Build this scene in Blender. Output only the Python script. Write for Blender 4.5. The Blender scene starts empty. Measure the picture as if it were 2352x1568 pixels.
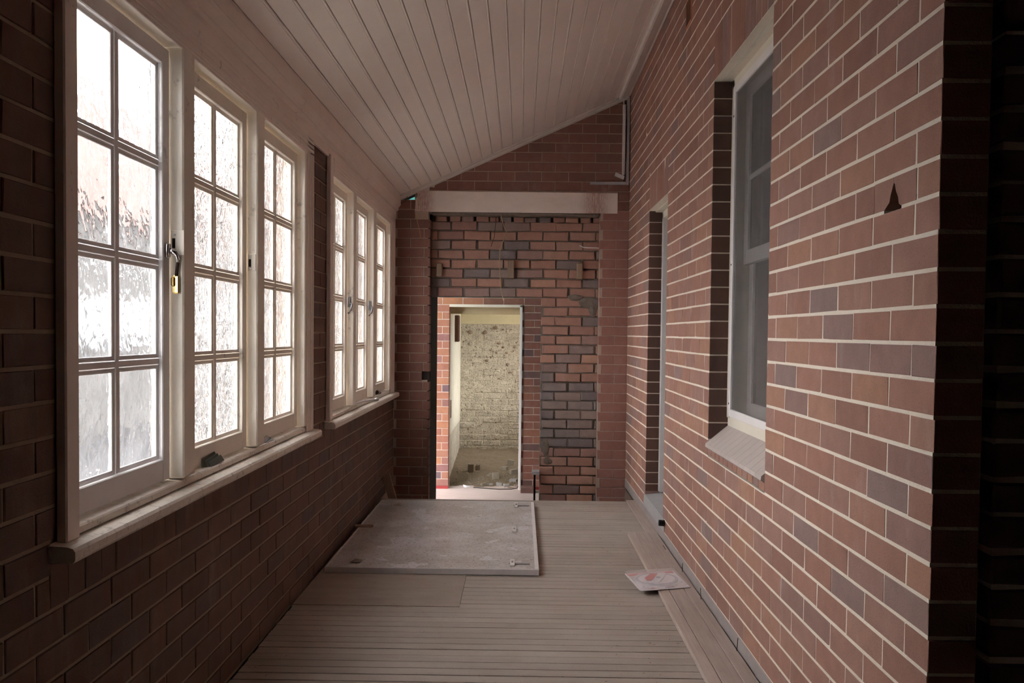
import bpy, bmesh, math, random
from mathutils import Vector, Matrix
rnd = random.Random(7)
S = bpy.context.scene
COL = S.collection

# ------------------------------------------------------------------ camera
FPX, CYPX, PITCH, YAW, ROLL = 1898.84, 821.48, 0.029522, 0.010559, -0.010485
CAM = Vector((-0.9543, 0.0, 1.3681))
def cam_axes():
    cp, sp, cy, sy = math.cos(PITCH), math.sin(PITCH), math.cos(YAW), math.sin(YAW)
    f = Vector((-sy*cp, cy*cp, -sp)); r = Vector((cy, sy, 0)); d = f.cross(r)
    cr, sr = math.cos(ROLL), math.sin(ROLL)
    return cr*r + sr*d, -sr*r + cr*d, f
RT, DN, FW = cam_axes()
cd = bpy.data.cameras.new('camera'); cam = bpy.data.objects.new('camera', cd); COL.objects.link(cam)
cd.sensor_fit = 'HORIZONTAL'; cd.sensor_width = 36.0; cd.lens = FPX/2352*36
cd.shift_y = (CYPX-784)/2352; cd.clip_start = 0.02; cd.clip_end = 300
cam.matrix_world = Matrix(((RT.x, -DN.x, -FW.x, CAM.x), (RT.y, -DN.y, -FW.y, CAM.y), (RT.z, -DN.z, -FW.z, CAM.z), (0, 0, 0, 1)))
S.camera = cam
# ------------------------------------------------------------------ world: plain bright overcast sky
w = bpy.data.worlds.new('overcast_sky'); S.world = w; w.use_nodes = True
bg = w.node_tree.nodes['Background']; bg.inputs[0].default_value = (1.0, 0.988, 0.985, 1); bg.inputs[1].default_value = 2.0
# ------------------------------------------------------------------ exposure / colour
S.view_settings.view_transform = 'Standard'; S.view_settings.look = 'None'
S.view_settings.gamma = 1.0; S.view_settings.use_curve_mapping = False
S.view_settings.exposure = 3.0
S.cycles.use_denoising = True
S.cycles.max_bounces = 14; S.cycles.diffuse_bounces = 8; S.cycles.transmission_bounces = 10
S.cycles.glossy_bounces = 4; S.cycles.transparent_max_bounces = 12
S.cycles.caustics_reflective = False; S.cycles.caustics_refractive = True
S.cycles.sample_clamp_indirect = 12.0; S.cycles.blur_glossy = 0.5

# ------------------------------------------------------------------ helpers
WL = {}
def empty(name, loc, parent=None):
    o = bpy.data.objects.new(name, None); COL.objects.link(o); o.empty_display_size = 0.05
    loc = Vector(loc); WL[o.name] = loc.copy()
    if parent: o.parent = parent; loc = loc - WL[parent.name]
    o.location = loc
    return o
def tag(o, label=None, cat=None, group=None, kind=None):
    if label: o['label'] = label
    if cat: o['category'] = cat
    if group: o['group'] = group
    if kind: o['kind'] = kind
    return o
class MB:
    def __init__(s): s.v = []; s.f = []
    def add(s, vs, fs):
        n = len(s.v); s.v += [tuple(p) for p in vs]; s.f += [tuple(i+n for i in f) for f in fs]; return s
    def box(s, x0, x1, y0, y1, z0, z1):
        return s.add([(x0,y0,z0),(x1,y0,z0),(x1,y1,z0),(x0,y1,z0),(x0,y0,z1),(x1,y0,z1),(x1,y1,z1),(x0,y1,z1)],
            [(0,3,2,1),(4,5,6,7),(0,1,5,4),(1,2,6,5),(2,3,7,6),(3,0,4,7)])
    def cbox(s, x0, x1, y0, y1, z0, z1, c=0.003):
        # box with all edges chamfered
        m = Vector(((x0+x1)/2, (y0+y1)/2, (z0+z1)/2)); h = Vector(((x1-x0)/2, (y1-y0)/2, (z1-z0)/2))
        c = min(c, h.x*.8, h.y*.8, h.z*.8)
        vs = []; idx = {}
        for a in range(3):
            for sx in (-1, 1):
                for sy in (-1, 1):
                    for sz in (-1, 1):
                        sg = (sx, sy, sz); p = [m[i]+sg[i]*(h[i] if i == a else h[i]-c) for i in range(3)]
                        idx[(a,)+sg] = len(vs); vs.append(p)
        fs = []
        for a in range(3):
            b, d = (a+1) % 3, (a+2) % 3
            for sa in (-1, 1):
                q = []
                for sb, sd in ((-1,-1),(1,-1),(1,1),(-1,1)):
                    sg = [0,0,0]; sg[a]=sa; sg[b]=sb; sg[d]=sd; q.append(idx[(a,)+tuple(sg)])
                fs.append(tuple(q if sa > 0 else q[::-1]))
            for sb in (-1, 1):
                for sd in (-1, 1):
                    q = []
                    for face, sa in ((b,-1),(b,1),(d,1),(d,-1)):
                        sg = [0,0,0]; sg[a]=sa; sg[b]=sb; sg[d]=sd; q.append(idx[(face,)+tuple(sg)])
                    fs.append(tuple(q if sb*sd < 0 else q[::-1]))
        for sx in (-1, 1):
            for sy in (-1, 1):
                for sz in (-1, 1):
                    q = [idx[(a, sx, sy, sz)] for a in range(3)]
                    fs.append(tuple(q if sx*sy*sz > 0 else q[::-1]))
        return s.add(vs, fs)
    def prism(s, poly, a0, a1, axis='y'):
        # poly: list of 2D points, extruded along axis
        n = len(poly)
        def P(p, t):
            return {'y': (p[0], t, p[1]), 'x': (t, p[0], p[1]), 'z': (p[0], p[1], t)}[axis]
        return s.add([P(p, a0) for p in poly]+[P(p, a1) for p in poly],
            [tuple(range(n))[::-1], tuple(range(n, 2*n))]+[(i, (i+1) % n, n+(i+1) % n, n+i) for i in range(n)])
    def tube(s, pts, r, n=6):
        pts = [Vector(p) for p in pts]; rings = []
        for i, p in enumerate(pts):
            t = (pts[min(i+1, len(pts)-1)]-pts[max(i-1, 0)]).normalized()
            u = t.cross(Vector((0,0,1)) if abs(t.z) < .9 else Vector((1,0,0))).normalized(); v = t.cross(u)
            rr = r[i] if isinstance(r, (list, tuple)) else r
            rings.append([p+rr*(math.cos(2*math.pi*k/n)*u+math.sin(2*math.pi*k/n)*v) for k in range(n)])
        vs = [q for g in rings for q in g]; fs = []
        for i in range(len(pts)-1):
            for k in range(n): fs.append((i*n+k, i*n+(k+1) % n, (i+1)*n+(k+1) % n, (i+1)*n+k))
        fs += [tuple(range(n))[::-1], tuple(range((len(pts)-1)*n, len(pts)*n))]
        return s.add(vs, fs)
    def hexa(s, bottom, top):
        return s.add(list(bottom)+list(top), [(3,2,1,0),(4,5,6,7),(0,1,5,4),(1,2,6,5),(2,3,7,6),(3,0,4,7)])
    def build(s, name, mat, parent=None, smooth=False, fix=True):
        xs = [p[0] for p in s.v]; ys = [p[1] for p in s.v]; zs = [p[2] for p in s.v]
        o0 = Vector(((min(xs)+max(xs))/2, (min(ys)+max(ys))/2, min(zs)))
        me = bpy.data.meshes.new(name); me.from_pydata([Vector(p)-o0 for p in s.v], [], s.f)
        if fix:
            bm = bmesh.new(); bm.from_mesh(me); bmesh.ops.recalc_face_normals(bm, faces=bm.faces); bm.to_mesh(me); bm.free()
        if smooth:
            for p in me.polygons: p.use_smooth = True
        me.materials.append(M[mat])
        o = bpy.data.objects.new(name, me); COL.objects.link(o); WL[o.name] = o0.copy()
        if parent: o.parent = parent; o.location = o0-WL[parent.name]
        else: o.location = o0
        return o

# ------------------------------------------------------------------ materials
M = {}
def nodes(name):
    m = bpy.data.materials.new(name); m.use_nodes = True; nt = m.node_tree
    b = nt.nodes['Principled BSDF']; M[name] = m
    return m, nt, b
def N(nt, t, **k):
    n = nt.nodes.new(t)
    for a, v in k.items():
        if a.startswith('i_'):
            key = a[2:]; n.inputs[int(key) if key.isdigit() else key.replace('_', ' ')].default_value = v
        else: setattr(n, a, v)
    return n
def ramp(nt, stops, fac, interp='LINEAR'):
    r = nt.nodes.new('ShaderNodeValToRGB'); r.color_ramp.interpolation = interp
    e = r.color_ramp.elements
    while len(e) < len(stops): e.new(0.5)
    for i, (p, c) in enumerate(stops):
        e[i].position = p; e[i].color = (c, c, c, 1) if isinstance(c, (int, float)) else tuple(c)+(1,)
    nt.links.new(fac, r.inputs[0]); return r.outputs[0]
def mixc(nt, a, b, fac, mode='MIX'):
    n = nt.nodes.new('ShaderNodeMix'); n.data_type = 'RGBA'; n.blend_type = mode
    for sock, v in ((n.inputs[0], fac), (n.inputs[6], a), (n.inputs[7], b)):
        if isinstance(v, bpy.types.NodeSocket): nt.links.new(v, sock)
        elif isinstance(v, (int, float)): sock.default_value = v
        else: sock.default_value = tuple(v)+(1,)
    return n.outputs[2]
def noise(nt, vec, scale, detail=4, rough=.55, dist=0.0):
    n = N(nt, 'ShaderNodeTexNoise'); n.inputs['Scale'].default_value = scale; n.inputs['Detail'].default_value = detail
    n.inputs['Roughness'].default_value = rough; n.inputs['Distortion'].default_value = dist
    nt.links.new(vec, n.inputs['Vector']); return n.outputs['Fac']
def stretch(nt, vec, s):
    m = N(nt, 'ShaderNodeMapping'); m.inputs['Scale'].default_value = s; nt.links.new(vec, m.inputs['Vector']); return m.outputs[0]
def bump(nt, b, h, strength, dist=.01):
    n = N(nt, 'ShaderNodeBump'); n.inputs['Strength'].default_value = strength; n.inputs['Distance'].default_value = dist
    nt.links.new(h, n.inputs['Height']); nt.links.new(n.outputs[0], b.inputs['Normal']); return n
def pos(nt): return N(nt, 'ShaderNodeNewGeometry').outputs['Position']
def piece_random(nt):
    oi = N(nt, 'ShaderNodeObjectInfo'); g = N(nt, 'ShaderNodeNewGeometry')
    a = N(nt, 'ShaderNodeMath', operation='ADD'); nt.links.new(oi.outputs['Random'], a.inputs[0]); nt.links.new(g.outputs['Random Per Island'], a.inputs[1])
    f = N(nt, 'ShaderNodeMath', operation='FRACT'); nt.links.new(a.outputs[0], f.inputs[0]); return f.outputs[0]

def mat_brick(name, stops, rough=.85, speck=.5, bump_s=.35, bloom=0.0, bloom_col=(.62,.58,.57), streak=0.0, streak_col=(.1,.075,.06), gain=1.0):
    m, nt, b = nodes(name); P = pos(nt); r = piece_random(nt)
    base = ramp(nt, [(p, tuple(c*gain for c in q)) for p, q in stops], r)
    n1 = noise(nt, P, 14, 5, .6); base = mixc(nt, base, mixc(nt, (.55,.5,.5), (1.35,1.3,1.25), n1), .55, 'MULTIPLY')
    n2 = noise(nt, P, 330, 2, .5); sp = ramp(nt, [(.30, .35), (.40, 1.0)], n2)
    base = mixc(nt, base, sp, speck, 'MULTIPLY')
    if bloom:
        n3 = noise(nt, stretch(nt, P, (1.0, 1.0, .45)), 5.5, 7, .68); mask = ramp(nt, [(.56, 0.0), (.78, 1.0)], n3)
        sc = N(nt, 'ShaderNodeMath', operation='MULTIPLY'); sc.inputs[1].default_value = bloom; nt.links.new(mask, sc.inputs[0])
        base = mixc(nt, base, bloom_col, sc.outputs[0])
    if streak:
        n4 = noise(nt, stretch(nt, P, (9, 9, .7)), 3.0, 5, .6); mask = ramp(nt, [(.42, 0.0), (.7, 1.0)], n4)
        sc = N(nt, 'ShaderNodeMath', operation='MULTIPLY'); sc.inputs[1].default_value = streak; nt.links.new(mask, sc.inputs[0])
        base = mixc(nt, base, streak_col, sc.outputs[0])
    nt.links.new(base, b.inputs['Base Color']); b.inputs['Roughness'].default_value = rough
    b.inputs['Specular IOR Level'].default_value = .35
    bump(nt, b, noise(nt, P, 160, 4, .65), bump_s, .004)
def mat_mortar(name, c1, c2, scale=30, rough=.95, bs=.6):
    m, nt, b = nodes(name); P = pos(nt)
    nt.links.new(mixc(nt, c1, c2, noise(nt, P, scale, 5, .65)), b.inputs['Base Color']); b.inputs['Roughness'].default_value = rough
    b.inputs['Specular IOR Level'].default_value = .2
    bump(nt, b, noise(nt, P, 140, 4, .6), bs, .006)
def mat_paint(name, col, dirt=(.12,.09,.07), amt=.3, lo=.6, hi=.72, rough=.45, scale=8, bs=.12, st=(1,1,1), var=.12):
    m, nt, b = nodes(name); P = pos(nt)
    c = mixc(nt, tuple(x*(1-var) for x in col), tuple(min(1, x*(1+var*.6)) for x in col), noise(nt, P, 5, 4))
    n = noise(nt, stretch(nt, P, st), scale, 8, .72); mask = ramp(nt, [(lo, 0.0), (hi, 1.0)], n)
    sc = N(nt, 'ShaderNodeMath', operation='MULTIPLY'); sc.inputs[1].default_value = amt; nt.links.new(mask, sc.inputs[0])
    nt.links.new(mixc(nt, c, dirt, sc.outputs[0]), b.inputs['Base Color'])
    b.inputs['Roughness'].default_value = rough; b.inputs['Specular IOR Level'].default_value = .4
    bump(nt, b, noise(nt, P, 45, 5, .6), bs, .004)
def mat_wood(name, c1, c2, st, scale=6, rough=.85, dust=(.4,.34,.3), damt=.5, bs=.3, vary=.8):
    m, nt, b = nodes(name); P = pos(nt); r = piece_random(nt)
    cb = N(nt, 'ShaderNodeCombineXYZ'); nt.links.new(r, cb.inputs[2]); mu = N(nt, 'ShaderNodeVectorMath', operation='MULTIPLY_ADD')
    nt.links.new(cb.outputs[0], mu.inputs[0]); mu.inputs[1].default_value = (0, 0, 40); nt.links.new(P, mu.inputs[2])
    g = noise(nt, stretch(nt, mu.outputs[0], st), scale, 7, .65)
    c = mixc(nt, c1, c2, ramp(nt, [(.3, 0.0), (.7, 1.0)], g))
    c = mixc(nt, c, mixc(nt, (.8,.8,.8), (1.12,1.1,1.08), r), vary, 'MULTIPLY')
    d = ramp(nt, [(.4, 0.0), (.68, 1.0)], noise(nt, P, 2.2, 6, .6)); sc = N(nt, 'ShaderNodeMath', operation='MULTIPLY'); sc.inputs[1].default_value = damt
    nt.links.new(d, sc.inputs[0]); c = mixc(nt, c, dust, sc.outputs[0])
    sp = ramp(nt, [(.66, 0.0), (.72, .6)], noise(nt, P, 90, 3, .6)); c = mixc(nt, c, (.09,.07,.06), sp)
    nt.links.new(c, b.inputs['Base Color']); b.inputs['Roughness'].default_value = rough; b.inputs['Specular IOR Level'].default_value = .3
    bump(nt, b, g, bs, .003)
def mat_plain(name, col, rough=.6, metal=0.0, var=.15, scale=20, spec=.4):
    m, nt, b = nodes(name); P = pos(nt)
    nt.links.new(mixc(nt, tuple(x*(1-var) for x in col), tuple(min(1, x*(1+var)) for x in col), noise(nt, P, scale, 4)), b.inputs['Base Color'])
    b.inputs['Roughness'].default_value = rough; b.inputs['Metallic'].default_value = metal; b.inputs['Specular IOR Level'].default_value = spec
def mat_glass(name, scale, st, strength, dist, rough=0.0, kind='noise', tint=(.97,.97,.97), dirt=.06):
    m = bpy.data.materials.new(name); m.use_nodes = True; nt = m.node_tree; M[name] = m
    nt.nodes.clear(); out = N(nt, 'ShaderNodeOutputMaterial'); P = pos(nt)
    g = N(nt, 'ShaderNodeBsdfGlass'); g.inputs['Color'].default_value = tint+(1,); g.inputs['Roughness'].default_value = rough; g.inputs['IOR'].default_value = 1.45
    v = stretch(nt, P, st)
    if kind == 'noise': h = noise(nt, v, scale, 1.5, .45, .3)
    else:
        vo = N(nt, 'ShaderNodeTexVoronoi'); vo.feature = 'SMOOTH_F1'; vo.inputs['Scale'].default_value = scale
        nt.links.new(v, vo.inputs['Vector']); h = vo.outputs['Distance']
    bp = N(nt, 'ShaderNodeBump'); bp.inputs['Strength'].default_value = strength; bp.inputs['Distance'].default_value = dist
    nt.links.new(h, bp.inputs['Height']); nt.links.new(bp.outputs[0], g.inputs['Normal'])
    d = N(nt, 'ShaderNodeBsdfTranslucent'); d.inputs['Color'].default_value = (.85,.85,.87,1)
    mask = ramp(nt, [(.35, 0.0), (.75, 1.0)], noise(nt, P, 7, 6, .7)); sc = N(nt, 'ShaderNodeMath', operation='MULTIPLY_ADD'); sc.inputs[1].default_value = dirt; sc.inputs[2].default_value = dirt*.3
    nt.links.new(mask, sc.inputs[0])
    mx = N(nt, 'ShaderNodeMixShader'); nt.links.new(sc.outputs[0], mx.inputs[0]); nt.links.new(g.outputs[0], mx.inputs[1]); nt.links.new(d.outputs[0], mx.inputs[2])
    nt.links.new(mx.outputs[0], out.inputs[0])

RED = [(0.0,(.28,.15,.118)),(.18,(.33,.175,.133)),(.38,(.35,.188,.145)),(.55,(.32,.185,.15)),(.70,(.375,.205,.142)),(.86,(.31,.182,.152)),(.95,(.26,.18,.165)),(1.0,(.28,.15,.118))]
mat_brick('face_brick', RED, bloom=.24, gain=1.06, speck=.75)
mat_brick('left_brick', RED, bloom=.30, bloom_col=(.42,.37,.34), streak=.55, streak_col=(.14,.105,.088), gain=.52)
mat_brick('back_brick', [(0,(.23,.12,.095)),(.5,(.27,.14,.11)),(1,(.21,.115,.095))], bloom=.2, gain=1.0)
mat_brick('pier_brick', [(0,(.25,.13,.105)),(.5,(.27,.14,.115)),(1,(.235,.12,.10))], speck=.15, bloom=.35, bloom_col=(.40,.29,.26), gain=1.35)
COMMON = [(0,(.26,.15,.118)),(.2,(.28,.16,.125)),(.42,(.23,.14,.12)),(.6,(.32,.19,.14)),(.72,(.24,.16,.14)),(.84,(.18,.14,.13)),(.93,(.14,.12,.12)),(1,(.26,.15,.118))]
mat_brick('grey_common', [(0,(.19,.155,.145)),(.4,(.15,.13,.13)),(.7,(.22,.165,.145)),(1,(.19,.155,.145))], rough=.92, speck=.35, bump_s=.8, bloom=.5, bloom_col=(.42,.38,.35), gain=1.6)
mat_brick('common_brick', COMMON, rough=.92, speck=.35, bump_s=.8, bloom=.45, bloom_col=(.46,.40,.37), gain=1.6)
mat_brick('passage_brick', [(0,(.36,.15,.105)),(.25,(.42,.20,.125)),(.5,(.37,.16,.115)),(.68,(.46,.22,.12)),(.82,(.30,.15,.14)),(.9,(.15,.115,.14)),(1,(.36,.15,.105))], bloom=.15)
mat_brick('passage_red', [(0,(.25,.115,.09)),(.3,(.30,.135,.10)),(.6,(.23,.11,.095)),(.8,(.33,.15,.095)),(.92,(.13,.09,.095)),(1,(.25,.115,.09))], bloom=.15)
mat_brick('dark_brick', [(0,(.16,.08,.06)),(1,(.12,.075,.06))], bump_s=.8, bloom=.2)
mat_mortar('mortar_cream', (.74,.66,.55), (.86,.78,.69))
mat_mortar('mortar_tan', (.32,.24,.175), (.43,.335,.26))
mat_mortar('mortar_back', (.40,.30,.24), (.52,.41,.34))
mat_mortar('mortar_dull', (.30,.22,.18), (.44,.34,.27))
mat_mortar('mortar_grey', (.13,.105,.085), (.30,.255,.215), bs=1.0)
mat_mortar('mortar_pale', (.62,.52,.45), (.74,.64,.58))
mat_mortar('render_grey', (.30,.25,.235), (.42,.37,.36), scale=9)
mat_mortar('concrete', (.30,.295,.295), (.46,.45,.45), scale=60)
mat_mortar('bounce_paving', (.56,.545,.52), (.66,.64,.61), scale=4)
mat_mortar('pink_concrete', (.55,.43,.40), (.68,.58,.55), scale=7)
mat_mortar('soil', (.14,.105,.07), (.30,.235,.165), scale=26, bs=1.0)
mat_mortar('asphalt', (.024,.024,.026), (.04,.04,.042), scale=3)
mat_mortar('dim_plaster', (.10,.085,.075), (.14,.12,.105), scale=3)
mat_paint('cream_paint', (.89,.82,.72), amt=.75, lo=.60, hi=.70, scale=9, rough=.4)
mat_paint('grey_sash_paint', (.87,.85,.85), amt=.5, lo=.62, hi=.74, scale=7)
mat_paint('casing_paint', (.86,.75,.68), amt=.6, lo=.62, hi=.72, scale=11, rough=.42)
mat_paint('sill_paint', (.80,.73,.65), amt=.8, lo=.54, hi=.72, scale=34, rough=.6, bs=.5, dirt=(.10,.075,.055))
mat_paint('ceiling_paint', (.86,.775,.72), amt=.18, lo=.58, hi=.8, scale=3, rough=.32, bs=.05, dirt=(.4,.33,.28), var=.05)
mat_paint('dimmed_outer_paint', (.10,.098,.095), amt=.4)  # mullion backs coloured dark to hold down the daylight on them
mat_paint('trim_paint', (.72,.66,.62), amt=.3, lo=.6, hi=.75, rough=.4, scale=10)
mat_paint('white_frame', (.82,.79,.78), amt=.15, rough=.4)
mat_paint('cream_frame', (.78,.73,.62), amt=.25, rough=.4)
mat_paint('grey_frame', (.55,.53,.52), amt=.25, rough=.5)
mat_paint('sill_tile', (.50,.435,.405), amt=.4, lo=.55, hi=.75, rough=.7, scale=12, dirt=(.3,.26,.24))
mat_paint('beam_paint', (.82,.72,.66), amt=.25, lo=.55, hi=.8, rough=.6, scale=4, dirt=(.4,.28,.24), st=(1,1,2))
mat_paint('yellow_white', (.66,.62,.50), amt=.5, lo=.5, hi=.7, rough=.8, scale=6, dirt=(.42,.37,.28))
mat_paint('yellow_paint', (.72,.64,.40), amt=.35, lo=.55, hi=.75, rough=.7, scale=9, dirt=(.4,.34,.22))
# brick-dust brush marks on the lintel paint
m = M['beam_paint']; nt = m.node_tree; b = nt.nodes['Principled BSDF']; P = pos(nt)
old = b.inputs['Base Color'].links[0].from_socket; sx = N(nt, 'ShaderNodeSeparateXYZ'); nt.links.new(P, sx.inputs[0])
tot = None
for cx, wd in ((-1.845, .14), (-.30, .17)):
    su = N(nt, 'ShaderNodeMath', operation='SUBTRACT'); nt.links.new(sx.outputs[0], su.inputs[0]); su.inputs[1].default_value = cx
    ab = N(nt, 'ShaderNodeMath', operation='ABSOLUTE'); nt.links.new(su.outputs[0], ab.inputs[0])
    mr = N(nt, 'ShaderNodeMapRange', interpolation_type='SMOOTHSTEP'); nt.links.new(ab.outputs[0], mr.inputs[0]); mr.inputs[1].default_value = 0.02; mr.inputs[2].default_value = wd; mr.inputs[3].default_value = 1; mr.inputs[4].default_value = 0
    if tot is None: tot = mr.outputs[0]
    else:
        ad = N(nt, 'ShaderNodeMath', operation='ADD', use_clamp=True); nt.links.new(tot, ad.inputs[0]); nt.links.new(mr.outputs[0], ad.inputs[1]); tot = ad.outputs[0]
ns = ramp(nt, [(.3, .25), (.6, 1.0)], noise(nt, stretch(nt, P, (60, 10, 9)), 3, 4, .6)); mu = N(nt, 'ShaderNodeMath', operation='MULTIPLY'); nt.links.new(tot, mu.inputs[0]); nt.links.new(ns, mu.inputs[1])
nt.links.new(mixc(nt, old, (.42,.27,.225), mu.outputs[0]), b.inputs['Base Color'])
mat_wood('floor_wood', (.355,.30,.26), (.42,.365,.32), (.7, 14, 14), 4, damt=.6, dust=(.47,.41,.365), vary=.4)
mat_wood('plank_wood', (.38,.305,.265), (.49,.405,.36), (14, .7, 14), 4, damt=.4, dust=(.52,.45,.41))
mat_wood('ply_wood', (.31,.255,.215), (.38,.32,.275), (1.5, 5, 5), 3, damt=.45, dust=(.38,.325,.285))
mat_wood('old_timber', (.20,.135,.095), (.32,.23,.165), (9, 9, 1), 5, damt=.2)
mat_plain('painted_shade', (.03,.024,.02), .95)  # near-black colour that paints shade into recesses and the pier reveal
mat_plain('black_gap', (.012,.01,.009), .95)
mat_plain('rust_metal', (.10,.06,.045), .7, .6)
mat_plain('black_metal', (.02,.02,.022), .5, .4)
mat_plain('grey_metal', (.45,.45,.47), .4, .7)
mat_plain('chrome', (.75,.75,.78), .18, 1.0, .05)
mat_plain('brass', (.80,.58,.22), .25, 1.0, .1)
mat_plain('lead_green', (.10,.115,.095), .6, .2)
mat_plain('pvc_white', (.74,.70,.70), .45)
mat_plain('edge_grey', (.60,.57,.57), .5)
mat_plain('pvc_grey', (.42,.40,.42), .5)
mat_plain('straw_wire', (.50,.36,.20), .6)
mat_plain('white_wire', (.75,.72,.70), .5)
mat_plain('dark_wire', (.06,.045,.04), .6)
mat_plain('white_plastic', (.72,.69,.67), .4)
mat_plain('card_white', (.80,.76,.78), .35, 0, .06)
mat_plain('print_red', (.62,.10,.085), .4)
mat_plain('print_pink', (.72,.42,.42), .4)
mat_plain('print_grey', (.30,.28,.31), .4)
mat_plain('clear_ring', (.66,.66,.70), .15)
mat_plain('red_base', (.35,.045,.045), .6)
mat_plain('stone', (.30,.255,.20), .9, 0, .25, 30)
mat_plain('rubble_grey', (.36,.34,.325), .9, 0, .25, 25)
mat_plain('roof_tile', (.047,.0195,.0135), .8, 0, .25, 9)
mat_plain('house_wall', (.05,.049,.047), .8, 0, .05)
mat_plain('terracotta', (.45,.18,.10), .8)
mat_plain('house_glass', (.03,.035,.04), .1)
mat_plain('fence_white', (.085,.083,.082), .7)
mat_glass('wave_glass', 24, (1, 1, .8), .26, .02, dirt=.025)
mat_glass('hammered_glass', 34, (1, 1, .85), .6, .02, kind='noise', dirt=.025)
mat_glass('reeded_glass', 60, (1, 1, .35), .35, .02, kind='noise', dirt=.025)
# stained panel surface
m, nt, b = nodes('panel_surface'); P = pos(nt)
c = mixc(nt, (.46,.41,.39), (.64,.60,.61), ramp(nt, [(.38, 0.0), (.62, 1.0)], noise(nt, P, 3.0, 8, .7, .4)))
c = mixc(nt, c, (.68,.65,.67), ramp(nt, [(.60, 0.0), (.625, 1.0)], noise(nt, stretch(nt, P, (1, .8, 1)), 5.0, 3, .5)))
c = mixc(nt, c, (.16,.12,.10), ramp(nt, [(.56, 0.0), (.63, .85)], noise(nt, P, 75, 4, .7)))
nt.links.new(c, b.inputs['Base Color']); b.inputs['Roughness'].default_value = .38
bump(nt, b, noise(nt, P, 60, 5), .3, .003)
# rough plaster of the far room
m, nt, b = nodes('rough_plaster'); P = pos(nt)
c = mixc(nt, (.40,.355,.27), (.66,.60,.48), ramp(nt, [(.3, 0.0), (.62, 1.0)], noise(nt, P, 9, 8, .7)))
c = mixc(nt, c, (.17,.11,.07), ramp(nt, [(.59, 0.0), (.64, .9)], noise(nt, P, 22, 4, .65)))
c = mixc(nt, c, (.26,.20,.14), ramp(nt, [(.56, 0.0), (.60, .7)], noise(nt, P, 60, 3, .6)))
nt.links.new(c, b.inputs['Base Color']); b.inputs['Roughness'].default_value = .95
bump(nt, b, noise(nt, P, 40, 6, .65), .9, .02)
# insect screen: fine grey mesh, partly see-through
m = bpy.data.materials.new('screen_mesh'); m.use_nodes = True; nt = m.node_tree; M['screen_mesh'] = m; nt.nodes.clear()
out = N(nt, 'ShaderNodeOutputMaterial'); tr = N(nt, 'ShaderNodeBsdfTransparent'); df = N(nt, 'ShaderNodeBsdfPrincipled')
df.inputs['Base Color'].default_value = (.20,.195,.195,1); df.inputs['Roughness'].default_value = .35
mx = N(nt, 'ShaderNodeMixShader'); mx.inputs[0].default_value = .33
nt.links.new(tr.outputs[0], mx.inputs[1]); nt.links.new(df.outputs[0], mx.inputs[2]); nt.links.new(mx.outputs[0], out.inputs[0])
# turquoise translucent roofing
m = bpy.data.materials.new('turquoise_sheet'); m.use_nodes = True; nt = m.node_tree; M['turquoise_sheet'] = m; nt.nodes.clear()
out = N(nt, 'ShaderNodeOutputMaterial'); tl = N(nt, 'ShaderNodeBsdfTranslucent'); tl.inputs[0].default_value = (.12,.30,.30,1)
df = N(nt, 'ShaderNodeBsdfDiffuse'); df.inputs[0].default_value = (.2,.45,.45,1)
mx = N(nt, 'ShaderNodeMixShader'); mx.inputs[0].default_value = .6
nt.links.new(tl.outputs[0], mx.inputs[1]); nt.links.new(df.outputs[0], mx.inputs[2]); nt.links.new(mx.outputs[0], out.inputs[0])
# thin window pane of the right-hand window
mat_plain('dark_pane', (.05,.05,.052), .08)
# clear blister plastic
m, nt, b = nodes('blister_plastic'); b.inputs['Base Color'].default_value = (.9,.9,.93,1); b.inputs['Roughness'].default_value = .12
b.inputs['Alpha'].default_value = .22

# ------------------------------------------------------------------ brick walls
H = .0857; Z0 = 1.355                      # course height, height of the reference bed joint above the floor
def J(k): return Z0+H*k
class Wall:
    """u runs along the wall, v up, d into the wall"""
    def __init__(s, kind, face): s.kind, s.face = kind, face
    def xyz(s, u, d, v):
        return {'right': (s.face+d, u, v), 'left': (s.face-d, u, v), 'back': (u, s.face+d, v)}[s.kind]
    def flip(s): return s.kind in ('right',)
def core(wall, u0, u1, v0, v1, openings, d0, d1, name, mat, parent=None):
    us = sorted({u0, u1}|{min(max(x, u0), u1) for o in openings for x in o[:2]}); vs = sorted({v0, v1}|{min(max(x, v0), v1) for o in openings for x in o[2:4]})
    mb = MB()
    for i in range(len(vs)-1):
        run = None
        for j in range(len(us)):
            inside = False
            if j < len(us)-1:
                cu, cv = (us[j]+us[j+1])/2, (vs[i]+vs[i+1])/2
                inside = not any(o[0] < cu < o[1] and o[2] < cv < o[3] for o in openings)
            if inside and run is None: run = us[j]
            if not inside and run is not None:
                a = wall.xyz(run, d0, vs[i]); c = wall.xyz(us[j], d1, vs[i+1])
                mb.box(min(a[0],c[0]), max(a[0],c[0]), min(a[1],c[1]), max(a[1],c[1]), a[2], c[2]); run = None
    return mb.build(name, mat, parent, fix=False)
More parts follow.
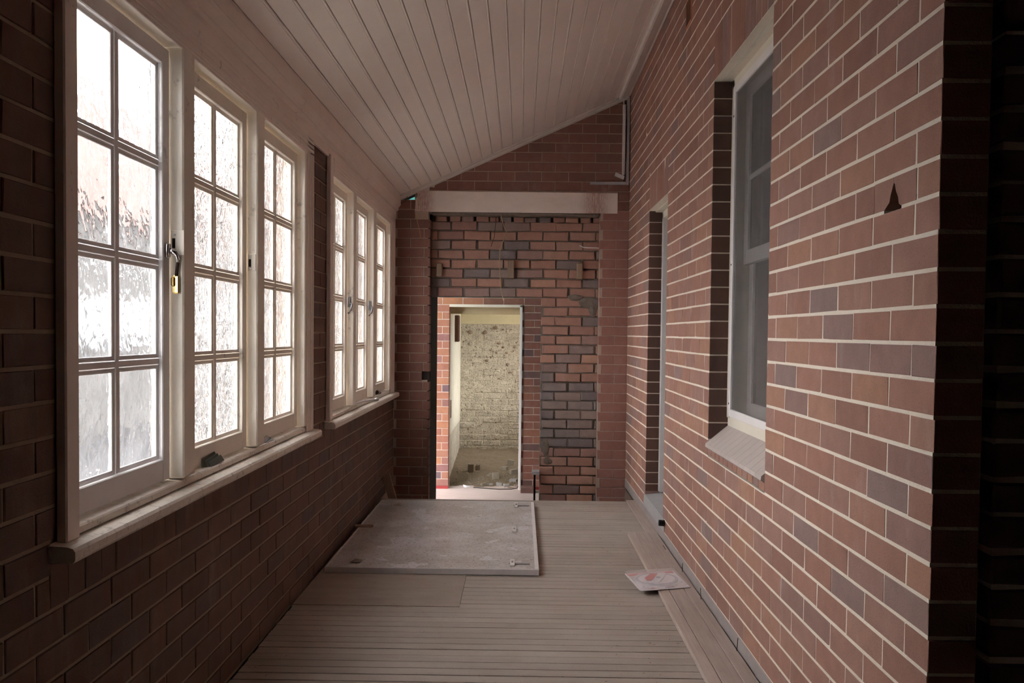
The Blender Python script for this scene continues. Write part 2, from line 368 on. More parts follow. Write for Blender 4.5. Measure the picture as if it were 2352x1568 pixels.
def lay(u0, u1, k0, k1, openings, L=.24, jp=.004, jb=.0085, start=0.0, off=0.0, alt=.12, jit=0.0, zmax=None):
    out = []
    for k in range(k0, k1):
        v0, v1 = J(k)+off+jb/2, J(k+1)+off-jb/2
        a = u0+start+(0 if k % 2 == 0 else alt)-L*2
        cuts = sorted([(o[0], o[1], o[2], o[3]) for o in openings])
        e = []
        while a < u1+.01:
            e.append((a, a+L)); a += L
        for p, q in e:
            p += jp/2; q -= jp/2
            if jit: p += rnd.uniform(-jit, jit); q += rnd.uniform(-jit, jit)
            seg = [(max(p, u0), min(q, u1))]
            vv0, vv1 = v0, v1
            for o in cuts:
                ov = min(v1, o[3])-max(v0, o[2])
                if ov <= .25*H: 
                    continue
                if ov < .75*H and any(s[0] < o[1] and s[1] > o[0] for s in seg):
                    pass
                ns = []
                for s in seg:
                    if o[1] <= s[0] or o[0] >= s[1]: ns.append(s)
                    else:
                        if o[0] > s[0]: ns.append((s[0], o[0]))
                        if o[1] < s[1]: ns.append((o[1], s[1]))
                seg = ns
            for s in seg:
                if s[1]-s[0] > .018: out.append((s[0], s[1], vv0, vv1))
    return out
def brick_verts(Lu, Dd, Hv, c, jit, rr):
    def r(): return rr.uniform(-jit, jit)
    a = Lu/2
    v = [(-a,Dd,0),(a,Dd,0),(a,Dd,Hv),(-a,Dd,Hv)]
    v += [(-a+r(),c,0+r()),(a+r(),c,0+r()),(a+r(),c,Hv+r()),(-a+r(),c,Hv+r())]
    v += [(-a+c+r(),r(),c+r()),(a-c+r(),r(),c+r()),(a-c+r(),r(),Hv-c+r()),(-a+c+r(),r(),Hv-c+r())]
    f = [(0,3,2,1)[::-1],(8,9,10,11)] + [(4+i,4+(i+1)%4,8+(i+1)%4,8+i) for i in range(4)] + [(i,(i+1)%4,4+(i+1)%4,4+i) for i in range(4)]
    return v, f
BM = {}
def score(P, area, n):
    q = Vector(P)-CAM; z = q.dot(FW)
    if z < .15: return 0
    x = 1176+FPX*q.dot(RT)/z; y = CYPX+FPX*q.dot(DN)/z
    if not (-60 < x < 2412 and -50 < y < 1618): return 0
    return area*abs(q.normalized().dot(Vector(n)))/z**2
def bricks(wall, items, parent, mat, depth=.11, c=.002, jit=.0006, dj=.0008, limit=300, name='brick', nvar=3):
    n = {'right': (1,0,0), 'left': (1,0,0), 'back': (0,1,0)}[wall.kind]
    sc = [(score(wall.xyz((a+b)/2, 0, (p+q)/2), (b-a)*(q-p), n), i) for i, (a, b, p, q) in enumerate(items)]
    sc.sort(reverse=True)
    keep = {i for s, i in sc[:limit] if s > 0}
    rest = MB(); PL = WL[parent.name]
    for i, (a, b, p, q) in enumerate(items):
        Lu = round(b-a, 3); Hv = round(q-p, 4); d = rnd.uniform(-dj, dj)
        if i in keep:
            key = (wall.kind, mat, name, Lu, Hv, depth, rnd.randrange(nvar))
            me = BM.get(key)
            if me is None:
                v, f = brick_verts(Lu, depth, Hv, c, jit, rnd)
                me = bpy.data.meshes.new(name)
                vv = [Vector(Wall(wall.kind, 0).xyz(*t)) for t in v]
                me.from_pydata(vv, [], [t if not wall.flip() else t[::-1] for t in f])
                bm = bmesh.new(); bm.from_mesh(me); bmesh.ops.recalc_face_normals(bm, faces=bm.faces); bm.to_mesh(me); bm.free()
                me.materials.append(M[mat]); BM[key] = me
            o = bpy.data.objects.new(name, me); COL.objects.link(o); o.parent = parent
            o.location = Vector(wall.xyz((a+b)/2, d, p))-PL
        else:
            v, f = brick_verts(Lu, depth, Hv, c, jit, rnd)
            rest.add([wall.xyz((a+b)/2+t[0], d+t[1], p+t[2]) for t in v], f)
    if rest.v:
        o = rest.build(name+'work', mat, parent); o['kind'] = 'stuff'
def soldiers(u0, u1, v0, v1, n, g=.006):
    w_ = (u1-u0)/n
    return [(u0+i*w_+g/2, u0+(i+1)*w_-g/2, v0+.004, v1-.004) for i in range(n)]

# ---- right wall (outer leaf)
RW = Wall('right', 0.0); YE, YB = 1.911, 7.43
winR = (3.215, 4.194, J(-7), J(15)); doorR = (5.463, 6.245, .187, J(11))
sold_w = (3.215, 4.194, J(15), J(18)); sold_d = (5.463, 6.245, J(11), J(14))
hole = (2.115, 2.185, J(4)+.003, J(4)+.048)
e = .0014
wr = core(RW, YE+.006, 7.6, 0.0, 3.72, [(winR[0]-e, winR[1]+e, winR[2]+.0, winR[3]+e), (doorR[0]-e, doorR[1]+e, 0.0, doorR[3]+e), (2.105, 2.205, J(4)-.0045, J(4)+.066)], e, .112, 'wall_right', 'mortar_cream')
tag(wr, 'long red-brown face brick wall with pale mortar on the right', 'wall', kind='structure')
items = lay(YE, YB+.1, -15, 26, [winR, doorR, sold_w, sold_d, (2.02, 2.262, J(4)+.002, J(5)-.002)], start=0.0, alt=.12, jp=.0072, jb=.0102)
items += soldiers(*sold_w, 12) + soldiers(*sold_d, 10)
items += soldiers(3.215, 4.194, J(-7)+.004, J(-7)+.07, 12)       # bricks on edge under the sill
bricks(RW, items, wr, 'face_brick', c=.0014, jit=.0011, dj=.0005, limit=260, nvar=5)
MB().box(.045, .11, 2.09, 2.22, J(4)-.01, J(4)+.08).build('hole_back', 'painted_shade', wr)  # shade inside the hole, painted as a near-black block
# the two chipped bricks either side of the ragged hole
def chipped(poly):
    mb = MB(); n = len(poly)
    mb.prism(poly, 0.0, .11, 'x'); return mb.build('brick', 'face_brick', wr)
b0, b1 = J(4)+.0043, J(5)-.0043
chipped([(2.149, b1), (2.149, b0+.062), (2.165, b0+.035), (2.172, b0+.016), (2.20, b0), (2.262, b0), (2.262, b1)])
chipped([(2.145, b1), (2.026, b1), (2.026, b0), (2.108, b0), (2.118, b0+.006), (2.122, b0+.022), (2.135, b0+.04), (2.1435, b0+.062)])
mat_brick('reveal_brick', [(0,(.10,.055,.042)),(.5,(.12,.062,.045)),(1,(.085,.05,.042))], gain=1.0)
for yj, k0_, k1_, zlo in ((winR[1], -6, 15, .80), (doorR[1], -14, 11, .187)):     # darker thin bricks over the far reveal faces
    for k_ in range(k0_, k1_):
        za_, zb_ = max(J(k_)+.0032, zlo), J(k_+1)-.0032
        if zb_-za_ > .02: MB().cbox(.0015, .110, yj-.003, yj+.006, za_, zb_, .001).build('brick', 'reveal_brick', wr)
# plinth strip along the foot of the wall
mb = MB(); mb.prism([(-.004,0),(-.004,.066),(.004,.072),(.1,.072),(.1,0)], YE+.02, YB)
o = mb.build('plinth', 'render_grey', wr)
# small terracotta air vent high on the wall
mb = MB(); mb.cbox(-.004, .03, 4.775, 4.935, J(21)+.004, J(23)-.004, .003)
vent = mb.build('air_vent', 'terracotta', wr)
mb = MB()
for i in range(6):
    y = 4.79+i*.023; mb.hexa([(-.006,y,J(21)+.02),(-.006,y+.008,J(21)+.02),(-.002,y+.008,J(21)+.02),(-.002,y,J(21)+.02)], [(-.006,y+.012,J(23)-.02),(-.006,y+.02,J(23)-.02),(-.002,y+.02,J(23)-.02),(-.002,y+.012,J(23)-.02)])
mb.build('vent_slot', 'rust_metal', vent)
# ---- inner leaf of the cavity wall, its rough end seen at the right edge of the frame
RI = Wall('back', 1.925)
wi = MB()
for (a, bb, p, q) in ((1.935, 3.20, 0, 3.72), (3.20, 4.20, 0, .80), (3.20, 4.20, 2.68, 3.72), (4.20, 5.45, 0, 3.72), (5.45, 6.26, 2.33, 3.72), (6.26, 7.6, 0, 3.72)): wi.box(.155, .26, a, bb, p, q)
wi = wi.build('wall_inner_leaf', 'mortar_pale', fix=False); tag(wi, 'dark rough brick inner leaf beyond the wall end at the far right', 'wall', kind='structure')
it = [(.148+rnd.uniform(-.006,.006), .258, J(k)+.03+rnd.uniform(.004,.010), J(k+1)+.03-rnd.uniform(.004,.010)) for k in range(-15, 22)]
bricks(RI, it, wi, 'dark_brick', depth=.2, c=.006, jit=.003, dj=.006)

# ---- left wall
e = .0045
XL = -2.097; LW = Wall('left', XL); LO = .006
W1 = dict(o=(2.014, 4.44), ops=[(2.05,2.722),(2.819,3.487),(3.585,4.277)]); W2 = dict(o=(4.828, 7.30), ops=[(4.872,5.491),(5.588,6.24),(6.345,7.06)])
op1 = (2.03, 4.42, .80, 2.60); op2 = (4.845, 7.28, .80, 2.60)
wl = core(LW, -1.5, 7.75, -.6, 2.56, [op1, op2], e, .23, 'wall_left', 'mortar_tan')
tag(wl, 'dark red brick wall below and between the windows on the left', 'wall', kind='structure')
row = J(-8)+LO
ro1 = (1.99, 4.44, row, .80); ro2 = (4.80, 7.43, row, .80)
it = lay(.7, 7.43, -17, 13, [op1, op2, ro1, ro2], start=.03, off=LO, jp=.009, jb=.010)
it = [t for t in it if t[2] > -.02]
it += soldiers(1.99, 4.44, row+.002, .800, 30, .005)+soldiers(4.80, 7.43, row+.002, .800, 32, .005)
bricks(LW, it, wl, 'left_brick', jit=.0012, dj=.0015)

# ---- back wall: left pier, right pier, gable
BW = Wall('back', YB)
opn = (-1.795, -.254, -.7, 2.45)
gap = (-2.4, -1.80, 2.555, 3.9)
wb = core(BW, -2.36, .12, -.6, 3.75, [opn, gap, (-1.845, -1.777, .94, 1.02)], e, .235, 'wall_back', 'mortar_back')
tag(wb, 'dark brick end wall with sloping gable around the bricked-up opening', 'wall', kind='structure')
pier_add = MB().box(-2.36, -1.777, YB+.112, 8.12, -.6, 2.44).build('pier_return', 'painted_shade', wb)  # shaded reveal of the pier, its darkness put into the colour
MB().box(-1.86, -1.782, YB+.03, YB+.11, .90, 1.05).build('notch_back', 'painted_shade', wb)  # near-black block painting the shade inside the notch
beam_o = (-1.915, -.10, 2.43, 2.632)
notch = (-1.845, -1.77, J(-5), J(-4))
it = lay(XL+.003, -1.777, -22, 14, [beam_o, notch], start=.02, jp=.007, jb=.0085)
it = [t for t in it if t[3] < 2.57]
it2 = lay(-1.80, -.002, 14, 25, [beam_o], start=.055, jp=.007, jb=.0085)
it2 += lay(-.10, -.002, 13, 15, [], start=0, jp=.005, jb=.007)
def zc(x): return 3.515+.452*x
it2 = [t for t in it2 if t[2] < zc((t[0]+t[1])/2)+.12 and t[2] > 2.44]
bricks(BW, it+it2, wb, 'back_brick', jit=.0008, dj=.0012, limit=240)
it = lay(-.254, -.002, -22, 13, [], start=.02, jp=.006, jb=.0075)
bricks(BW, [t for t in it if t[3] < 2.47], wb, 'pier_brick', jit=.001, dj=.001, limit=60)
# ---- infill of common bricks inside the opening
IW = Wall('back', 7.55)
iop = (-1.9, -.772, -.7, 1.694)
inf = core(IW, -1.777, -.20, -.6, 2.372, [iop], .020, .10, 'wall_infill', 'mortar_grey')
tag(inf, 'rough infill of mixed common bricks closing most of the old opening', 'wall', kind='structure')
it = lay(-1.777, -.22, -22, 12, [iop], start=.055, jp=.011, jb=.0105, jit=.005, alt=.12)
it = [t for t in it if t[3] < 2.38]
x = -1.74
while x < -.30:      # broken bats squeezed in under the beam
    wd = rnd.uniform(.075, .115); it.append((x, x+wd, 2.378+rnd.uniform(-.004,.004), 2.378+rnd.uniform(.038,.056))); x += wd+rnd.uniform(.008, .03)
grey_rows = lambda t: t[0] > -.78 and .33 < t[2] < .86
bricks(IW, [t for t in it if not grey_rows(t)], inf, 'common_brick', c=.006, jit=.004, dj=.006, nvar=6)
bricks(IW, [t for t in it if grey_rows(t)], inf, 'grey_common', c=.007, jit=.004, dj=.006, nvar=6)
MB().box(-1.777, -.20, 7.62, 7.70, 2.36, 2.46).build('backing', 'mortar_grey', inf)
for (x0, x1, z0_, z1_) in ((-1.728,-1.675,1.874,1.999), (-1.083,-1.022,1.864,2.033), (-.454,-.401,1.862,2.012)):
    MB().cbox(x0, x1, 7.50, 7.60, z0_, z1_, .006).build('wall_plug', 'old_timber', inf)
# smears of grey mortar left on the infill
def blob(cx, cz, rx, rz, y, mat, parent, name, th=.012):
    mb = MB(); n = 14; vs = [(cx, y-th, cz)]
    for k in range(n):
        a = 2*math.pi*k/n; s = rnd.uniform(.75, 1.1); vs.append((cx+rx*s*math.cos(a), y+.004, cz+rz*s*math.sin(a)))
    for k in range(n):
        a = 2*math.pi*k/n; s = rnd.uniform(.5, .65); vs.append((cx+rx*s*math.cos(a), y-th*rnd.uniform(.6,1), cz+rz*s*math.sin(a)))
    mb.add(vs, [(0, 1+n+k, 1+n+(k+1) % n) for k in range(n)]+[(1+k, 1+(k+1) % n, 1+n+(k+1) % n, 1+n+k) for k in range(n)])
    return mb.build(name, mat, parent, smooth=True)
for a in ((-.35,1.66,.10,.06),(-.30,1.60,.05,.09),(-.46,1.70,.08,.035),(-.72,.33,.045,.09),(-.70,.20,.06,.05)): blob(*a, 7.552, 'mortar_grey', inf, 'mortar_smear')

# ---- passage wall with the doorway, beyond a sunken strip of concrete
PW = Wall('back', 9.72)
PZ = -.475
dop = (-1.797, -.941, -.7, 1.70)
wp = core(PW, -4.2, 1.2, -.6, 3.0, [(dop[0]-e, dop[1]+e, -.7, dop[3]+e)], e, .23, 'wall_passage', 'mortar_pale')
tag(wp, 'orange and plum brick wall with a narrow doorway beyond the opening', 'wall', kind='structure')
it = lay(-2.4, -.42, -21, 6, [dop], start=.04, jp=.007, jb=.008)
it = [t for t in it if t[2] > PZ+.02 and t[3] < 1.78+.02]
bricks(PW, [t for t in it if t[0] < -1.6], wp, 'passage_brick', jit=.001, dj=.001)
bricks(PW, [t for t in it if t[0] >= -1.6], wp, 'passage_red', jit=.001, dj=.001)
mb = MB(); mb.box(-2.4, -1.797, 9.712, 9.73, PZ, PZ+.034); mb.box(-.941, -.42, 9.712, 9.73, PZ, PZ+.034); mb.build('painted_base', 'red_base', wp)

sw_ = MB(); sw_.box(-3.5, -3.38, 7.66, 9.02, -.6, 2.80); sw_.box(-3.5, -3.38, 9.02, 9.72, 1.6, 2.80)  # unseen walls added to cut down the daylight entering the passage
sw_.box(.35, .47, 7.7, 9.72, -.6, 2.82)
sw_ = sw_.build('wall_passage_light_block', 'dark_brick', fix=False); tag(sw_, 'added wall limiting the daylight in the sunken passage, out of sight', 'wall', kind='structure')
# ------------------------------------------------------------------ floors
fl = MB().box(-2.33, 3.2, -1.5, 6.755, -.55, -.022).build('floor', 'black_gap', fix=False)
tag(fl, 'dusty grey timber board floor running across the corridor', 'floor', kind='structure')
P_ = .0672; y = 6.757; k = 0; PL = WL[fl.name]
while y > .0:
    g = rnd.choice((.0018, .003, .0045, .006, .0075)); dz = rnd.uniform(-.0008, .0004)
    MB().cbox(-2.085+rnd.uniform(0,.012), -.003, y-P_+g, y, -.022, dz, .0015).build('floor_board', 'floor_wood', fl); y -= P_
MB().box(-2.09, .26, -1.5, y, -.022, 0).build('floor_base', 'floor_wood', fl)
MB().box(.0, 3.2, -1.5, 7.6, -.022, .0).build('room_floor', 'dim_plaster', fl)
MB().cbox(-2.083, -1.248, 4.085, 5.2, 0.0, .004, .001).build('plywood_patch', 'ply_wood', fl)
MB().cbox(-.078, -.004, 5.64, 6.757, 0.0, .012, .002).build('edge_board', 'plank_wood', fl)
mb = MB()
for i in range(260):      # grit and splinters swept along the edges of the floor
    x = -.23-abs(rnd.gauss(0, .25)) if i % 3 else -2.05+abs(rnd.gauss(0, .12)); y = rnd.uniform(3.0, 6.7)
    if x < -2.06 or (x < -.83 and y > 4.0): continue
    q = rnd.uniform(.001, .0032); a = rnd.uniform(0, 3.1); ux, uy = math.cos(a)*q*rnd.uniform(1, 3), math.sin(a)*q*rnd.uniform(1, 3)
    mb.add([(x-ux, y-uy, .0005), (x+uy*.4, y-ux*.4, .0005), (x+ux, y+uy, .0005), (x-uy*.4, y+ux*.4, .0005), (x, y, q*.8)], [(0,1,4),(1,2,4),(2,3,4),(3,0,4)])
g = mb.build('grit', 'old_timber', fl, fix=False); g['kind'] = 'stuff'
pf = MB().box(-6.0, 1.2, 6.756, 9.95, -.62, PZ).build('floor_passage', 'pink_concrete'); tag(pf, 'pinkish concrete strip at the lower level before the doorway', 'floor', kind='structure')
gd = MB().box(-90, 60, -60, 120, -.80, -.62).build('ground', 'asphalt'); tag(gd, 'dark asphalt ground outside the windows', 'ground', kind='structure')

# ------------------------------------------------------------------ ceiling
slope = math.atan(.452); cs, sn = math.cos(slope), math.sin(slope)
ce = MB(); ce.prism([(-2.36, zc(-2.36)+.014), (.30, zc(.30)+.014), (.30, zc(.30)+.09), (-2.36, zc(-2.36)+.09)], -1.6, 7.80)
ce = ce.build('ceiling', 'black_gap'); tag(ce, 'sloping ceiling of painted beaded boards', 'ceiling', kind='structure')
xs = [-2.13]+[-2.0395+.0906*i for i in range(24)]
for i in range(len(xs)-1):
    a, bq = xs[i], min(xs[i+1], .02)
    if a > 0: break
    # cross-section in slope coordinates (s along the slope, t up from the board face)
    Ls = (bq-a)/cs; prof = [(.0012,.012),(.0012,.0035),(.004,0)] + [(Ls-.014,0),(Ls-.0125,.0025),(Ls-.010,-.0015),(Ls-.006,-.0022),(Ls-.003,.0),(Ls-.0012,.003),(Ls-.0012,.012)]
    poly = [(a+s*cs-t*sn, zc(a)+s*sn+t*cs) for s, t in prof]
    MB().prism(poly, -1.5, 7.428).build('ceiling_board', 'ceiling_paint', ce)
t1 = MB(); t1.prism([(0,3.492),(-.010,3.484),(-.022,3.484),(-.05,3.468),(-.085,3.449),(-.10,3.449),(-.106,3.455),(-.112,3.47),(0,3.53)], -1.5, 7.428)
t1 = t1.build('trim_1', 'trim_paint'); tag(t1, 'pale cornice where the ceiling meets the right brick wall', 'cornice', kind='structure')
t2 = MB(); n = 12
def bt(x, dz): return zc(x)-dz
t2.hexa([(-2.07,7.404,bt(-2.07,.036)),(-.02,7.404,bt(-.02,.036)),(-.02,7.43,bt(-.02,.044)),(-2.07,7.43,bt(-2.07,.044))], [(-2.07,7.410,bt(-2.07,0)),(-.02,7.410,bt(-.02,0)),(-.02,7.43,bt(-.02,0)),(-2.07,7.43,bt(-2.07,0))])
t2.hexa([(-2.07,7.390,bt(-2.07,.014)),(-.02,7.390,bt(-.02,.014)),(-.02,7.404,bt(-.02,.017)),(-2.07,7.404,bt(-2.07,.017))], [(-2.07,7.394,bt(-2.07,0)),(-.02,7.394,bt(-.02,0)),(-.02,7.404,bt(-.02,0)),(-2.07,7.404,bt(-2.07,0))])
t2 = t2.build('trim_2', 'trim_paint'); tag(t2, 'sloping painted moulding between ceiling and end wall gable', 'moulding', kind='structure')
t3 = MB(); t3.prism([(-2.097,2.385),(-2.083,2.385),(-2.083,2.448),(-2.072,2.452),(-2.062,2.462),(-2.064,2.474),(-2.058,2.484),(-2.046,2.500),(-2.040,2.515),(-2.043,2.522),(-2.043,2.60),(-2.097,2.60)], -1.5, 7.428)
t3 = t3.build('trim_3', 'casing_paint'); tag(t3, 'painted frieze board and moulding above the left windows', 'moulding', kind='structure')

# ------------------------------------------------------------------ left windows
def left_window(name, W, label, glasses, sash_mats, n_bead=True):
    y0, y1 = W['o']; ops = W['ops']
    root = empty(name, (XL, (y0+y1)/2, .80)); tag(root, label, 'window', kind='structure')
    xf = -2.069
    # lining: jambs, head
    mb = MB(); mb.box(-2.20, -2.098, y0+.016, ops[0][0], .80, 2.40); mb.box(-2.20, -2.098, ops[2][1], y1-.022, .80, 2.40); mb.build('jamb', 'cream_paint', root)
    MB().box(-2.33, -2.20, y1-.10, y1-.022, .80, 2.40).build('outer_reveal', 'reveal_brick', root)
    MB().cbox(-2.20, -2.075, ops[0][0]-.02, ops[2][1]+.03, 2.290, 2.335, .003).build('head_lining', 'cream_paint', root)
    MB().box(-2.20, -2.155, y0+.016, y1-.022, 2.276, 2.56).build('head_frame', 'cream_paint', root)
    MB().cbox(-2.112-.04, -2.075, ops[2][1]-.002, ops[2][1]+.035, .872, 2.295, .003).build('jamb_bead', 'cream_paint', root)
    # casings
    MB().cbox(XL, xf, y0, ops[0][0]+.026, .838, 2.40, .004).build('casing', 'casing_paint', root)
    mb = MB(); c0 = ops[2][1]+.03; mb.cbox(XL, xf, c0, y1, .838, 2.40, .004)
    for q in (.25, .5, .75): yy = c0+(y1-c0)*q; mb.cbox(xf-.001, xf+.003, yy-.008, yy+.008, .84, 2.31, .002)
    mb.build('casing', 'casing_paint', root)
    mb = MB(); mb.cbox(XL+.002, xf, ops[0][0]+.027, y1-.001, 2.300, 2.402, .004)
    for q in (2.318, 2.340, 2.362, 2.384): mb.cbox(xf-.001, xf+.003, ops[0][0]+.03, y1-.02, q-.007, q+.007, .002)
    mb.cbox(-2.078, xf-.003, ops[0][0]+.027, ops[2][1]+.03, 2.288, 2.301, .002)
    mb.build('head_casing', 'casing_paint', root)
    # mullions
    for a, c in ((ops[0][1], ops[1][0]), (ops[1][1], ops[2][0])):
        mb = MB(); mb.cbox(-2.160, xf, a, c, .875, 2.298, .005); mb.build('mullion', 'cream_paint', root)
        MB().box(-2.185, -2.158, a+.004, c-.004, .80, 2.40).build('mullion_back', 'dimmed_outer_paint', root)
    # sill boards with rounded nose and the stepped ledge above
    cut = y0+(y1-y0)*.72
    for a, c in ((y0-.035, cut-.001), (cut+.001, y1+.03)):
        mb = MB(); mb.prism([(-2.20,.798),(-2.036,.798),(-2.030,.806),(-2.030,.826),(-2.036,.834),(-2.05,.838),(-2.20,.846)], a, c); mb.build('sill_board', 'sill_paint', root)
    MB().prism([(-2.24,.846),(-2.082,.843),(-2.078,.846),(-2.078,.862),(-2.082,.867),(-2.16,.875),(-2.24,.86)], ops[0][0]-.01, ops[2][1]+.03).build('sill_step', 'sill_paint', root)
    MB().box(-2.20, -2.155, y0+.02, y1-.03, .79, .872).build('sill_backing', 'cream_paint', root)
    xi, xo, xg = -2.112, -2.152, -2.134
    for si, (a, c) in enumerate(ops):
        a += .004; c -= .008; z0_, z1_ = .876, 2.278; gz0, gz1 = .948, 2.222; sw = .052
        ga, gc = a+sw, c-sw; sm = sash_mats[si]
        mb = MB(); mb.cbox(xo, xi, a, ga, z0_, z1_, .003); mb.cbox(xo, xi, gc, c, z0_, z1_, .003)
        mb.cbox(xo, xi-.0006, ga-.002, gc+.002, z0_, gz0, .003); mb.cbox(xo, xi-.0006, ga-.002, gc+.002, gz1, z1_, .003)
        sash = mb.build('sash', sm, root)
        ym = (ga+gc)/2; zz = [gz0+(gz1-gz0)*q/4 for q in range(5)]; mw = .011; xm = xi-.012
        MB().cbox(xo+.004, xm, ym-mw, ym+mw, gz0, gz1, .003).build('muntin', sm, sash)
        for q in (1, 2, 3): MB().cbox(xo+.004, xm-.001, ga, gc, zz[q]-mw, zz[q]+mw, .003).build('muntin', sm, sash)
        # glazing beads: two stepped rims round each light
        for ci, (ya, yb) in enumerate(((ga, ym-mw), (ym+mw, gc))):
            for q in range(4):
                za = zz[q]+(mw if q else 0); zb = zz[q+1]-(mw if q < 3 else 0)
                mb = MB(); loops = ((0.0, xm-.0025), (.005, xm-.004), (.006, xg+.0065), (.0125, xg+.005), (.0135, xg+.0017)); vs = []
                for ins, xx in loops: vs += [(xx, ya+ins, za+ins), (xx, yb-ins, za+ins), (xx, yb-ins, zb-ins), (xx, ya+ins, zb-ins)]
                mb.add(vs, [(4*l+k, 4*l+(k+1) % 4, 4*l+4+(k+1) % 4, 4*l+4+k) for l in range(len(loops)-1) for k in range(4)])
                mb.build('glazing_bead', sm, sash, fix=False)
                MB().box(xg-.0015, xg+.0015, ya+.0005, yb-.0005, za+.0005, zb-.0005).build('pane', glasses[si], sash)
    return root
w1 = left_window('window_1', W1, 'near three-sash casement window of textured panes in the left wall', ['wave_glass','hammered_glass','reeded_glass'], ['grey_sash_paint','cream_paint','cream_paint'])
w2 = left_window('window_2', W2, 'far three-sash casement window of textured panes in the left wall', ['hammered_glass','reeded_glass','reeded_glass'], ['cream_paint']*3)
# latches and plates on the mullions
def plate(y, z, root, h=.07, wd=.036):
    mb = MB(); mb.cbox(-2.112, -2.112+wd, y-.004, y+.001, z-h/2, z+h/2, .001); p = mb.build('striker_plate', 'cream_paint', root)
    MB().box(-2.105, -2.095, y-.0048, y-.0038, z-.018, z+.014).build('slot', 'black_gap', p)
    for dz in (-.026, .026): MB().cbox(-2.100, -2.093, y-.0055, y-.0035, z+dz-.0035, z+dz+.0035, .001).build('screw', 'grey_metal', p)
plate(2.722, 1.655, w1, .082, .046); plate(3.487, 1.655, w1)
mb = MB(); mb.cbox(-2.112, -2.100, 2.676, 2.698, 1.602, 1.650, .004); mb.tube([(-2.100,2.69,1.628),(-2.090,2.702,1.620),(-2.082,2.708,1.606),(-2.084,2.712,1.588)], [.009,.0095,.008,.005], 8)
lt = mb.build('casement_latch', 'chrome', w1, smooth=True)
mb = MB(); mb.tube([(-2.084,2.712,1.590),(-2.087,2.713,1.57),(-2.090,2.714,1.545)], .0055, 8); mb.build('latch_arm', 'rust_metal', lt)
mb = MB(); mb.cbox(-2.102, -2.080, 2.710, 2.720, 1.487, 1.548, .005); mb.cbox(-2.106, -2.092, 2.704, 2.714, 1.510, 1.542, .004); mb.build('latch_handle', 'brass', lt)
for yy in (5.491, 6.24):
    p_ = MB(); p_.cbox(-2.110, -2.085, yy-.008, yy, 1.53, 1.60, .003); p_.tube([(-2.09,yy-.01,1.56),(-2.075,yy-.02,1.55),(-2.08,yy-.03,1.51),(-2.10,yy-.02,1.49)], .007, 6); p_.build('casement_latch', 'grey_metal', w2, smooth=True)
# lead flashing scrap and stay remains on the sill step
def scrap(name, y, ln, label=None, mat='lead_green', hh=.03, root=w1):
    mb = MB()
    for q in range(3):
        yy = y+rnd.uniform(-.02,.02); mb.hexa([(-2.108+q*.008,yy-ln/2,.870),(-2.100+q*.008,yy-ln/2,.870),(-2.100+q*.008,yy+ln/2,.872),(-2.108+q*.008,yy+ln/2,.872)], [(-2.111+q*.007,yy-ln/2+.01,.870+hh-q*.008),(-2.107+q*.007,yy-ln/2+.012,.870+hh-q*.008),(-2.107+q*.007,yy+ln/2-.012,.880+hh-q*.008),(-2.111+q*.007,yy+ln/2-.01,.880+hh-q*.008)])
    return mb.build(name, mat, root)
scrap('window_stay', 3.06, .14); scrap('window_stay', 3.72, .12, mat='grey_metal', hh=.012); scrap('window_stay', 6.62, .12, mat='rust_metal', hh=.02, root=w2)
st = MB(); st.tube([(-2.09,5.62,.875),(-2.05,5.75,.886),(-1.985,5.86,.888)], .007, 6); st.tube([(-1.985,5.86,.888),(-1.972,5.88,.888)], .012, 8)
st.build('casement_stay', 'white_plastic', w2, smooth=True)

